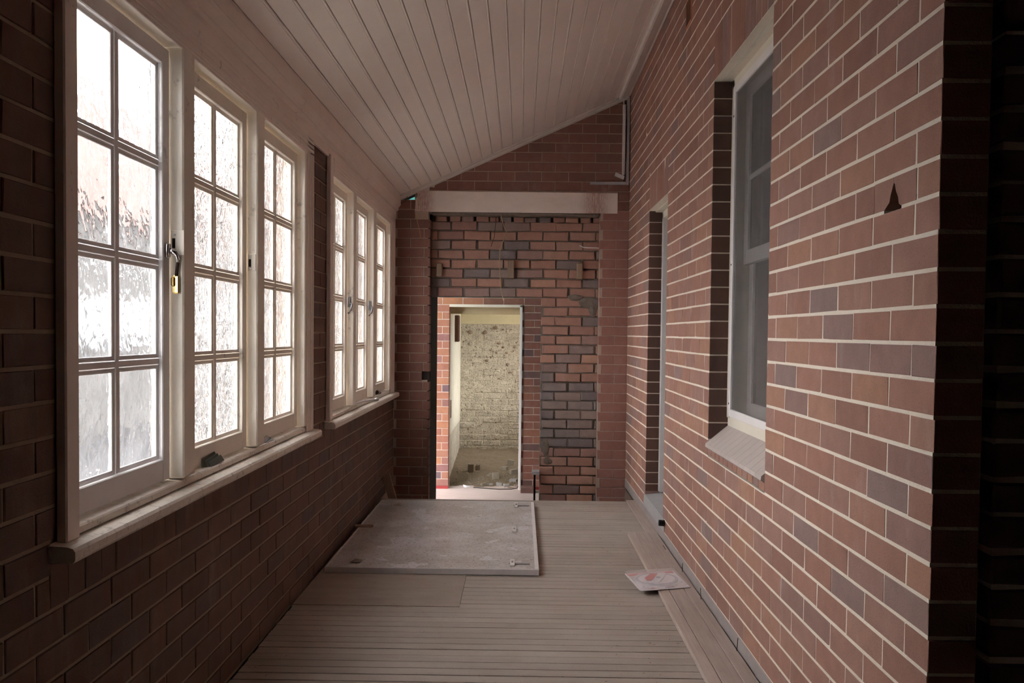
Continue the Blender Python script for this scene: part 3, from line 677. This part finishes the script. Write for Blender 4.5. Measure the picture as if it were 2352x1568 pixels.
# ------------------------------------------------------------------ right window
def right_window():
    r = empty('window_3', (.1, 3.7, .80)); tag(r, 'tall window with insect screen set in the right brick wall', 'window', kind='structure')
    a, c = 3.217, 4.192
    # sloping sill of painted bricks laid on edge
    n = 12; w_ = (c-a)/n
    for i in range(n):
        y0, y1 = a+i*w_+.001, a+(i+1)*w_-.001
        MB().prism([(-.014,.806),(-.012,.822),(.112,.925),(.2,.925),(.2,.80),(.0,.795)], y0, y1).build('sill_tile', 'sill_tile', r)
    MB().cbox(.098, .20, a, c, .912, .965, .003).build('bottom_rail', 'cream_frame', r)
    MB().cbox(.092, .20, c-.045, c+.0, .955, 2.64, .003).build('frame_post', 'cream_frame', r); MB().cbox(.092, .20, a, a+.045, .955, 2.64, .003).build('frame_post', 'cream_frame', r)
    MB().cbox(.092, .20, a, c, 2.60, 2.66, .003).build('frame_head', 'cream_frame', r)
    MB().hexa([(.040,a,2.640),(.112,a,2.646),(.112,c,2.646),(.040,c,2.640)], [(.040,a,2.650),(.112,a,2.660),(.112,c,2.660),(.040,c,2.650)]).build('head_lining', 'cream_frame', r)
    mb = MB(); x0, x1 = .086, .104
    mb.cbox(x0,x1,c-.085,c-.045,.965,2.60,.002); mb.cbox(x0,x1,a+.045,a+.085,.965,2.60,.002); mb.cbox(x0,x1,a+.085,c-.085,.965,1.003,.002); mb.cbox(x0,x1,a+.085,c-.085,2.562,2.60,.002)
    sf = mb.build('screen_frame', 'white_frame', r)
    MB().box(.094, .0955, a+.08, c-.08, 1.0, 2.57).build('insect_screen', 'screen_mesh', sf)
    for z in (1.03, 1.72, 2.45): MB().tube([(x0-.002, c-.065, z), (x0+.002, c-.065, z)], .005, 8).build('screw', 'black_metal', sf)
    # double-hung sash behind
    for (z0_, z1_, xx, nm) in ((1.72, 2.60, .150, 'upper_sash'), (.965, 1.79, .180, 'lower_sash')):
        mb = MB(); mb.cbox(xx,xx+.03,c-.11,c-.045,z0_,z1_,.003); mb.cbox(xx,xx+.03,a+.045,a+.11,z0_,z1_,.003); mb.cbox(xx,xx+.03,a+.11,c-.11,z0_,z0_+.07,.003); mb.cbox(xx,xx+.03,a+.11,c-.11,z1_-.06,z1_,.003)
        s = mb.build(nm, 'white_frame', r)
        MB().cbox(xx+.004,xx+.026,(a+c)/2-.012,(a+c)/2+.012,z0_+.07,z1_-.06,.003).build('muntin', 'white_frame', s)
        if nm == 'upper_sash': MB().cbox(xx+.004,xx+.026,a+.11,c-.11,2.13,2.155,.003).build('muntin', 'white_frame', s)
        MB().box(xx+.013, xx+.017, a+.10, c-.10, z0_+.06, z1_-.05).build('pane', 'dark_pane', s)
    return r
right_window()
# ------------------------------------------------------------------ right door
d = empty('door_1', (.1, 5.85, .187)); tag(d, 'grey painted doorway recessed in the right brick wall', 'door', kind='structure')
a, c = 5.465, 6.243
MB().cbox(.096, .25, c-.05, c, .187, 2.28, .003).build('frame_post', 'grey_frame', d); MB().cbox(.096, .25, a, a+.05, .187, 2.28, .003).build('frame_post', 'grey_frame', d)
MB().cbox(.096, .25, a, c, 2.235, 2.29, .003).build('frame_head', 'cream_frame', d); MB().cbox(.045, .10, a, c, 2.286, 2.297, .003).build('head_lining', 'cream_frame', d)
mb = MB(); mb.cbox(.17, .21, a+.05, c-.05, .19, 2.235, .003)
leaf = mb.build('door_leaf', 'grey_frame', d); MB().cbox(.145, .17, a+.10, a+.13, 1.10, 1.16, .004).build('handle', 'grey_metal', leaf)
sp = MB(); sp.hexa([(-.004,5.40,.073),(.25,5.47,.073),(.25,6.24,.073),(-.004,6.30,.073)], [(-.002,5.42,.160),(.25,5.47,.187),(.25,6.24,.187),(-.002,6.29,.160)])
sp = sp.build('door_step', 'concrete', d); sp['label'] = 'grey concrete threshold'
o = MB().tube([(-.040,5.385,.140),(-.002,5.385,.138)], .02, 10).build('pipe_stub', 'black_metal'); tag(o, 'short black pipe stub poking from the wall at the step', 'pipe')

# ------------------------------------------------------------------ beam over the opening
bm_ = MB(); bm_.prism([(-1.915,2.452),(-1.765,2.448),(-.106,2.446),(-.106,2.626),(-1.86,2.632),(-1.895,2.618),(-1.888,2.585),(-1.905,2.555)], YB-.014, YB+.2)
bm_ = bm_.build('lintel_beam', 'beam_paint'); tag(bm_, 'long pale painted lintel beam across the bricked-up opening', 'beam')
mb = MB(); mb.cbox(-1.765, -.27, YB+.0, YB+.12, 2.425, 2.449, .006); mb.build('packing_strip', 'mortar_grey', bm_)
# broken masonry at the beam's left end
for i, (x, y_, z, s) in enumerate(((-1.86,7.46,2.64,.028),(-1.82,7.45,2.665,.03),(-1.79,7.47,2.69,.03),(-1.76,7.45,2.70,.026),(-1.84,7.50,2.66,.03),(-1.90,7.50,2.60,.03))):
    mb = MB(); R_ = lambda: rnd.uniform(-.4,.4)*s
    mb.hexa([(x-s+R_(),y_-s+R_(),z-s+R_()),(x+s+R_(),y_-s+R_(),z-s+R_()),(x+s+R_(),y_+s+R_(),z-s+R_()),(x-s+R_(),y_+s+R_(),z-s+R_())], [(x-s+R_(),y_-s+R_(),z+s*.5+R_()),(x+s+R_(),y_-s+R_(),z+s*.5+R_()),(x+s+R_(),y_+s+R_(),z+s*.5+R_()),(x-s+R_(),y_+s+R_(),z+s*.5+R_())])
    mb.build('broken_masonry', 'mortar_pale', wb)

# ------------------------------------------------------------------ passage roof, far doorway, far room
rf = MB(); n = 60
vs = []
for i in range(n+1):
    x = -3.3+4.05*i/n; z = 2.83+.012*math.sin(x*2*math.pi/.18)
    for yy in (7.68, 9.72): vs.append((x, yy, z)); 
rf.add(vs, [(2*i, 2*i+2, 2*i+3, 2*i+1) for i in range(n)])
rf = rf.build('roof_sheet', 'turquoise_sheet', smooth=True); tag(rf, 'turquoise translucent corrugated roofing seen through the gap above the pier', 'roofing')
sol = rf.modifiers.new('thickness', 'SOLIDIFY'); sol.thickness = .003
d2 = empty('door_2', (-1.37, 9.72, PZ)); tag(d2, 'white painted frame of the far narrow doorway', 'door', kind='structure')
MB().cbox(-.968, -.938, 9.695, 9.76, PZ, 1.70, .003).build('frame_post', 'white_frame', d2)
MB().cbox(-1.797, -.938, 9.695, 9.76, 1.672, 1.703, .003).build('frame_head', 'cream_frame', d2)
RF = 12.0
def relief(name, fx, u0, u1, v0, v1, nu, nv, amp, mat, parent=None):
    import mathutils
    mb = MB(); vs = []
    for j in range(nv+1):
        for i in range(nu+1):
            u = u0+(u1-u0)*i/nu; v = v0+(v1-v0)*j/nv
            h = mathutils.noise.fractal(Vector((u*6, v*6, 3.1)), 1.0, 2.0, 4)*amp
            vs.append(fx(u, v, h))
    mb.add(vs, [(j*(nu+1)+i, j*(nu+1)+i+1, (j+1)*(nu+1)+i+1, (j+1)*(nu+1)+i) for j in range(nv) for i in range(nu)])
    return mb.build(name, mat, parent, smooth=True, fix=False)
fb = MB().box(-2.4, .4, RF+.03, RF+.25, -.6, 2.6).build('wall_far_room', 'rough_plaster'); tag(fb, 'lumpy cream plaster end wall inside the far room', 'wall', kind='structure')
FBW = Wall('back', RF)
bricks(FBW, [t for t in lay(-1.88, -.45, -23, 2, [], start=.03, jp=.008, jb=.009, jit=.004) if t[3] < 1.505], fb, 'rough_plaster', depth=.06, c=.007, jit=.005, dj=.007, nvar=8)
MB().box(-1.9, -.4, RF+.004, RF+.035, -.55, 1.505).build('plaster_coat', 'rough_plaster', fb)
MB().box(-2.0, -.3, RF-.012, RF+.04, 1.50, 1.80).build('painted_band', 'yellow_paint', fb)
for i in range(16):
    blob(rnd.uniform(-1.72,-.9), rnd.uniform(.75,1.45), rnd.uniform(.015,.04), rnd.uniform(.01,.03), RF-.012, 'old_timber', fb, 'bare_patch', .006)
fs_ = MB().box(-2.1, -1.835, 9.95, RF+.03, -.6, 2.6).build('wall_far_side', 'rough_plaster'); tag(fs_, 'whitewashed side wall just inside the far doorway', 'wall', kind='structure')
MB().box(-1.836, -1.828, 9.96, RF, .1, 1.75).build('whitewash', 'yellow_white', fs_)
MB().box(-1.84, -1.822, 10.3, 10.42, .30, .52).build('socket_recess', 'old_timber', fs_)
MB().cbox(-1.835, -1.77, 10.9, 11.05, 1.25, 1.60, .01).build('broken_brick', 'dark_brick', fs_)
fr_ = MB().box(-.45, -.35, 9.95, RF+.03, -.6, .4); fr_.box(-.45, -.35, 9.95, RF+.03, 2.0, 2.6); fr_.box(-.45, -.35, 9.95, 11.0, .4, 2.0); fr_.box(-.45, -.35, 11.6, RF+.03, .4, 2.0)  # unseen opening added so sky light reaches the far room
fr_ = fr_.build('wall_far_opening', 'rough_plaster', fix=False); tag(fr_, 'side wall of the far room with an opening added for daylight, out of sight', 'wall', kind='structure')
rc = MB().box(-2.1, -.35, 9.95, RF+.03, 2.3, 2.4).build('ceiling_far_room', 'yellow_paint'); tag(rc, 'yellowed ceiling of the far room', 'ceiling', kind='structure')
lb = MB(); lb.cbox(-1.83, -.45, 10.05, 10.20, 1.60, 2.3, .004); lb = lb.build('trim_4', 'yellow_paint'); tag(lb, 'yellow painted lintel inside the far doorway', 'lintel', kind='structure')
import mathutils
def heap(x, y): return -.475+.08*(y-9.95)+.02*mathutils.noise.fractal(Vector((x*5, y*5, 0)), 1.0, 2.0, 5)
mb = MB(); nu, nv = 60, 80; vs = []
for j in range(nv+1):
    for i in range(nu+1):
        x = -1.84+1.42*i/nu; y = 9.80+2.2*j/nv; vs.append((x, y, heap(x, y)))
mb.add(vs, [(j*(nu+1)+i, j*(nu+1)+i+1, (j+1)*(nu+1)+i+1, (j+1)*(nu+1)+i) for j in range(nv) for i in range(nu)])
ff = mb.build('floor_far_room', 'soil', smooth=True, fix=False); tag(ff, 'earth and rubble floor of the far room', 'floor', kind='structure')
# loose gravel
mb = MB()
for i in range(900):
    x, y = rnd.uniform(-1.8, -.5), 9.98+abs(rnd.gauss(0, .8))
    if y > 11.9: continue
    s = rnd.uniform(.004, .014); z = heap(x, y)
    p = [Vector((x,y,z))+Vector(q)*s for q in ((1,0,0),(0,1,0),(-1,0,0),(0,-1,0))]; mb.add([*p, Vector((x,y,z+s)), Vector((x,y,z-s))], [(0,1,4),(1,2,4),(2,3,4),(3,0,4),(1,0,5),(2,1,5),(3,2,5),(0,3,5)])
g = mb.build('gravel', 'stone', ff, fix=False); g['kind'] = 'stuff'
RUB = [(-1.585,10.614,.075,.05,.11,.2,'stone','upright broken brick standing left on the rubble floor'),
 (-1.505,10.74,.06,.045,.085,.5,'stone','smaller pale brick bat leaning beside the upright one'),
 (-1.075,10.99,.09,.07,.09,.1,'stone','dark square brick lump on top of the rubble at right'),
 (-1.03,10.56,.11,.07,.07,.6,'stone','large flat brick fragment against the right door frame'),
 (-1.15,10.70,.10,.06,.05,-.5,'stone','long slanting brick bat at the back of the rubble'),
 (-1.255,10.26,.10,.07,.085,.25,'stone','big mossy brick half in the middle of the rubble'),
 (-1.33,10.40,.07,.05,.04,.9,'stone','thin brick chip left of the mossy brick half'),
 (-1.195,9.97,.085,.06,.04,-.2,'rubble_grey','pale grey mortar lump at the front of the rubble'),
 (-1.115,9.92,.075,.06,.05,.4,'rubble_grey','pale grey mortar block next to the door frame foot'),
 (-1.03,10.14,.10,.07,.045,-.3,'rubble_grey','light grey slab piece lying behind the front mortar lumps'),
 (-.995,9.93,.05,.05,.04,.2,'stone','small brown brick piece at the foot of the door frame'),
 (-1.39,9.93,.07,.05,.035,.7,'stone','rounded brown stone at the front centre of the doorway'),
 (-1.30,9.98,.05,.04,.03,.1,'rubble_grey','little grey stone at the front of the doorway')]
for x, y, lx, ly, lz, rz, mt, lab in RUB:
    s_ = []
    for zz in (0, 1):
        for sx, sy in ((-1,-1),(1,-1),(1,1),(-1,1)):
            px, py = sx*lx/2*rnd.uniform(.75,1.1), sy*ly/2*rnd.uniform(.75,1.1)
            s_.append((x+px*math.cos(rz)-py*math.sin(rz), y+px*math.sin(rz)+py*math.cos(rz), heap(x,y)-.012+zz*lz*rnd.uniform(.8,1.15)))
    o = MB().hexa(s_[:4], s_[4:]).build('rubble_brick', mt)
    bv = o.modifiers.new('worn', 'BEVEL'); bv.width = .006; bv.segments = 2
    tag(o, lab, 'rubble', 'rubble in the far doorway')
o = MB().hexa([(-1.62,9.83,PZ),(-1.58,9.82,PZ),(-1.53,9.85,PZ),(-1.57,9.87,PZ)], [(-1.63,9.84,PZ+.03),(-1.60,9.83,PZ+.025),(-1.535,9.85,PZ+.006),(-1.57,9.87,PZ+.008)]).build('paper_scrap', 'card_white'); tag(o, 'white scrap of paper on the far door sill', 'paper')
o = MB().tube([(-1.50,9.80,PZ+.006),(-1.35,9.74,PZ+.006),(-1.2,9.70,PZ+.006),(-1.05,9.72,PZ+.006),(-.98,9.78,PZ+.008),(-.955,9.80,PZ+.05)], .006, 6).build('loose_cable', 'dark_wire', smooth=True); tag(o, 'black cable curving across the far door sill', 'cable')

# ------------------------------------------------------------------ enclosing rooms around the corridor (mostly unseen)
o = MB().box(-2.33, 3.2, -1.62, -1.5, -.5, 4.0).build('wall_front', 'dim_plaster'); tag(o, 'dark wall behind the viewpoint', 'wall', kind='structure')
o = MB().box(3.1, 3.22, -1.62, 7.75, -.5, 4.0).build('wall_side_room', 'dim_plaster'); tag(o, 'dark far wall of the room to the right', 'wall', kind='structure')
o = MB().box(.12, 3.22, 7.6, 7.72, -.5, 4.0).build('wall_side_room_end', 'dim_plaster'); tag(o, 'dark end wall of the room to the right', 'wall', kind='structure')
o = MB().box(.0, 3.22, -1.62, 7.75, 3.66, 3.78).build('ceiling_side_room', 'dim_plaster'); tag(o, 'dark flat ceiling of the room to the right', 'ceiling', kind='structure')

# ------------------------------------------------------------------ things on the floor
PT = .004
p = empty('door_panel', (-1.444, 5.57, PT)); tag(p, 'stained pale door panel lying flat on the floor boards', 'panel')
x0, x1, y0, y1, tz = -2.05, -.838, 4.625, 6.51, .038
MB().box(x0+.012, x1-.02, y0+.008, y1-.008, PT+.002, tz-.002).build('sheet', 'panel_surface', p)
MB().cbox(x0, x1, y0, y0+.012, PT, tz, .002).build('edge_strip', 'edge_grey', p); MB().cbox(x0, x1, y1-.012, y1, PT, tz, .002).build('edge_strip', 'white_plastic', p)
MB().cbox(x0, x0+.014, y0+.012, y1-.012, PT, tz, .002).build('edge_strip', 'edge_grey', p); MB().cbox(x1-.024, x1, y0+.012, y1-.012, PT, tz+.001, .002).build('edge_strip', 'pvc_white', p)
for x, y, l in ((-.977,6.362,.16), (-.985,5.568,.13), (-.99,4.749,.13)):
    h = MB(); h.cbox(x-.014, x+.014, y-l/2, y+l/2, tz-.002, tz+.008, .002); h = h.build('hinge_block', 'white_plastic', p)
    MB().cbox(x-.006, x+.006, y-.012, y+.012, tz+.008, tz+.014, .002).build('screw_cap', 'pvc_grey', h)
    if l > .14 or y < 5: MB().cbox(x-.02, x+.10, y-.016, y+.012, tz-.001, tz+.004, .001).build('hinge_arm', 'grey_metal', h)
def chip(x, y, z, s, name, mat, label, cat, grp=None):
    mb = MB(); n = 7; vs = [(x, y, z+s*.45)]
    for k in range(n): a = 2*math.pi*k/n; q = s*rnd.uniform(.6, 1.1); vs.append((x+q*math.cos(a), y+q*math.sin(a)*.8, z+s*rnd.uniform(.0,.35)))
    for k in range(n): a = 2*math.pi*k/n; q = s*rnd.uniform(.4, .7); vs.append((x+q*math.cos(a), y+q*math.sin(a)*.7, z))
    mb.add(vs, [(0, 1+k, 1+(k+1) % n) for k in range(n)]+[(1+(k+1) % n, 1+k, 1+n+k, 1+n+(k+1) % n) for k in range(n)]+[tuple(range(1+n, 1+2*n))[::-1]])
    o = mb.build(name, mat); tag(o, label, cat, grp); return o
chip(-1.895, 4.735, .0375, .045, 'plaster_chip', 'ply_wood', 'crumpled brown chip on the near left corner of the panel', 'debris')
chip(-1.885, 6.31, .0375, .04, 'plaster_chip', 'ply_wood', 'crumpled brown chip at the far left corner of the panel', 'debris')
o = MB().cbox(-2.075, -1.95, 5.58, 5.61, .0375, .052, .003).build('wood_sliver', 'old_timber'); tag(o, 'dark timber sliver poking over the panel edge by the left wall', 'wood')
for (a, c, lab) in ((-.214,-.159,'narrow outer plank beside the right wall, under the packet'), (-.1565,-.0745,'middle plank of the three laid along the right wall'), (-.0725,-.013,'inner plank of the three tight against the right wall')):
    o = MB().cbox(a, c, .6, 5.61, .0005, .022, .002).build('floor_plank', 'plank_wood'); tag(o, lab, 'plank', 'planks laid lengthwise along the right wall'); pk = o
for (x, y, h, lx) in ((-.022,4.678,.05,.002),(-.021,4.192,.058,-.004),(-.017,3.508,.055,.004),(-.03,5.161,.03,-.02)):
    MB().tube([(x,y,.02),(x+lx,y,.022+h)], .0018, 6).build('nail', 'rust_metal', pk)
# blister packet
FL_, FR_, NR_, NL_ = [Vector(q) for q in ((-.359,4.600,.028),(-.074,4.686,.024),(-.036,4.379,.024),(-.316,4.291,.028))]
def on_card(s, t, h=0.0): return (NL_*(1-s)+NR_*s)*(1-t)+(FL_*(1-s)+FR_*s)*t+Vector((0,0,h))
pk = empty('blister_packet', on_card(.5,.5,-.002)); tag(pk, 'white and red clear plastic retail packet lying on the planks', 'packet')
def card_poly(name, pts, h0, h1, mat, parent):
    n = len(pts); mb = MB(); mb.add([on_card(s,t,h0) for s,t in pts]+[on_card(s,t,h1) for s,t in pts], [tuple(range(n))[::-1], tuple(range(n,2*n))]+[(i,(i+1)%n,n+(i+1)%n,n+i) for i in range(n)]); return mb.build(name, mat, parent)
bc = card_poly('backing_card', [(0.02,.0),(1,.0),(1,1),(.0,1),(.0,.05)], 0, .003, 'card_white', pk)
card_poly('red_band', [(.02,.84),(.4,.90),(.98,.88),(.98,.99),(.02,.99)], .0032, .0038, 'print_pink', bc)
card_poly('red_corner', [(.05,.80),(.22,.86),(.22,.93),(.05,.90)], .0036, .0042, 'print_red', bc)
card_poly('red_corner', [(.78,.88),(.97,.84),(.97,.95),(.80,.95)], .0036, .0042, 'print_red', bc)
def circ(cx, cy, rx, ry, n=24): return [(cx+rx*math.cos(2*math.pi*k/n), cy+ry*math.sin(2*math.pi*k/n)) for k in range(n)]
tr_ = card_poly('tray', circ(.5,.52,.42,.34), .003, .010, 'clear_ring', pk)
card_poly('tray_dish', circ(.5,.52,.36,.285), .010, .0108, 'card_white', tr_)
lb_ = card_poly('label_strip', [(.30,.26),(.44,.24),(.78,.74),(.62,.78)], .013, .016, 'card_white', pk)
card_poly('label_red', [(.27,.42),(.36,.42),(.60,.74),(.46,.78),(.27,.56)], .012, .0150, 'print_red', pk)
card_poly('label_ring', circ(.53,.52,.05,.045,14), .0162, .0168, 'print_grey', lb_)
card_poly('hang_slot', [(.52,.06),(.70,.07),(.70,.10),(.52,.09)], .0032, .0037, 'print_grey', bc)
card_poly('text_line', [(.40,.155),(.80,.165),(.80,.178),(.40,.168)], .0032, .0037, 'print_grey', bc)
card_poly('dot', circ(.93,.30,.02,.02,10), .0032, .0038, 'print_grey', bc); card_poly('dot', circ(.13,.20,.018,.018,10), .0032, .0038, 'print_grey', bc)
card_poly('triangle', [(.22,.05),(.33,.06),(.275,.12)], .0032, .0038, 'print_pink', bc)
card_poly('blister', [(-.01,-.005),(1.005,-.005),(1.005,1.005),(-.01,1.005)], .017, .0175, 'blister_plastic', pk)
# leaning offcut by the left wall, standing on the lower level
mb = MB(); mb.hexa([(-1.905,6.80,PZ),(-1.840,6.80,PZ),(-1.840,6.83,PZ),(-1.905,6.83,PZ)], [(-2.095,6.80,.185),(-2.035,6.80,.205),(-2.035,6.83,.205),(-2.095,6.83,.185)])
o = mb.build('timber_offcut', 'old_timber'); tag(o, 'timber offcut leaning on the left wall in the back corner', 'timber')
# black post with grey cap in the opening
mb = MB(); mb.cbox(-.826, -.808, 7.46, 7.48, PZ, .095, .002); o = mb.build('rail_post', 'black_metal'); tag(o, 'thin black metal post with a grey cap in the opening', 'post')
MB().hexa([(-.842,7.44,.094),(-.775,7.44,.094),(-.775,7.54,.094),(-.842,7.54,.094)], [(-.842,7.44,.118),(-.775,7.44,.118),(-.775,7.54,.124),(-.842,7.54,.124)]).build('post_cap', 'pvc_grey', o)
o = MB().box(-.94, -.78, 9.50, 9.66, PZ, PZ+.06).build('step_stub', 'passage_red'); tag(o, 'stub of a broken brick step right of the far doorway', 'brick')

# ------------------------------------------------------------------ conduits and wires on the end wall
mb = MB(); mb.cbox(-.034, -.008, 7.408, 7.43, 2.70, 3.485, .002); mb.cbox(-.354, -.034, 7.408, 7.43, 2.701, 2.726, .002)
o = mb.build('cable_conduit', 'pvc_grey'); tag(o, 'grey L-shaped cable conduit in the gable corner', 'conduit')
o = MB().cbox(-.070, -.047, 7.395, 7.43, 2.785, 3.405, .002).build('cable_duct', 'pvc_white'); tag(o, 'white vertical cable duct beside the grey conduit', 'conduit')
o = MB().hexa([(-.139,7.37,2.775),(-.060,7.37,2.742),(-.060,7.40,2.742),(-.139,7.40,2.775)], [(-.131,7.37,2.803),(-.052,7.37,2.768),(-.052,7.40,2.768),(-.131,7.40,2.803)]).build('sensor_box', 'pvc_white'); tag(o, 'small white box dangling from the cable duct', 'box')
MB().tube([(-.056,7.39,2.76),(-.046,7.40,2.775),(-.05,7.41,2.79)], .007, 6).build('cable_end', 'dark_wire', o)
o = MB().tube([(-.06,7.405,3.40),(-.066,7.40,3.46),(-.05,7.39,3.50),(-.035,7.40,3.46)], .003, 5).build('hanging_wire', 'white_wire'); tag(o, 'looped wires at the top of the white duct', 'wire')
o = MB().tube([(-1.912,7.405,2.44),(-1.885,7.40,2.34),(-1.868,7.40,2.27),(-1.856,7.40,2.204)], .0035, 5).build('hanging_wire', 'straw_wire'); tag(o, 'straw-coloured wire hanging below the left end of the beam', 'wire')
o = MB().tube([(-1.146,7.44,2.425),(-1.120,7.43,2.33),(-1.091,7.42,2.269),(-1.148,7.42,2.126),(-1.152,7.42,2.009),(-1.140,7.42,1.777),(-1.116,7.42,1.661)], .0035, 5).build('hanging_wire', 'straw_wire'); tag(o, 'long straw-coloured wire dangling down the middle of the infill', 'wire')
o = MB().tube([(-1.19,7.50,2.42),(-1.205,7.50,2.24),(-1.235,7.51,2.15)], .0025, 5).build('hanging_wire', 'rust_metal'); tag(o, 'short brown wire beside the long straw-coloured one', 'wire')
o = MB().tube([(-.43,7.53,2.171),(-.40,7.50,2.152),(-.36,7.48,2.146),(-.262,7.46,2.142)], .004, 5).build('hanging_wire', 'white_wire'); tag(o, 'short white wire stub at the upper right of the infill', 'wire')
o = MB().tube([(-2.09,7.405,2.56),(-2.072,7.40,2.531),(-2.033,7.40,2.515),(-1.995,7.40,2.54),(-1.975,7.41,2.60)], .003, 5).build('hanging_wire', 'dark_wire'); tag(o, 'dark wire loop in the gap above the left pier', 'wire')
o = MB().tube([(-2.069,4.35,2.30),(-2.05,4.44,2.297),(-2.04,4.52,2.294)], .002, 5).build('hanging_wire', 'rust_metal'); tag(o, 'thin rusty nail wire at the near window head corner', 'wire')

# ------------------------------------------------------------------ outside
fp = MB().box(-5.6, -2.36, -25, 10.8, -.62, -.56).build('bounce_ground', 'bounce_paving'); tag(fp, 'added light-bouncing path along the building outside the windows', 'reflector', kind='structure')  # bright unseen slab added to bounce daylight onto soffits and ceiling
hs = empty('neighbour_house', (-11, 17, -.62)); tag(hs, 'pale house with red tiled roof across the yard outside', 'house')
hx = -9.0
MB().box(-15, hx, 12.5, 48, -.62, 3.5).build('wall', 'house_wall', hs)
rfm = MB().prism([(hx+.35,3.45),(hx+.35,3.52),(-11.5,6.95),(-15.3,3.52),(-15.3,3.45)], 12.1, 48.4); rfm.build('roof', 'roof_tile', hs)
MB().box(hx, hx+.06, 12.5, 48, 3.3, 3.5).build('fascia', 'fence_white', hs)
for i in range(11):
    yy = 13.2+i*3.1
    f = MB().box(hx, hx+.06, yy, yy+3.0, .95, 2.05).build('window', 'fence_white', hs); MB().box(hx+.05, hx+.075, yy+.06, yy+2.94, 1.0, 2.0).build('pane', 'house_glass', f)
MB().box(hx, hx+.05, 12.5, 48, 2.62, 2.75).build('dark_band', 'house_glass', hs)
fw = empty('garden_wall', (-8.8, 64, -.62)); tag(fw, 'low white garden wall running along the yard outside', 'wall')
MB().box(-8.9, -8.7, 48.5, 80, -.62, 1.3).build('panel', 'fence_white', fw); MB().box(-8.95, -8.65, 48.5, 80, 1.3, 1.38).build('coping', 'house_wall', fw)
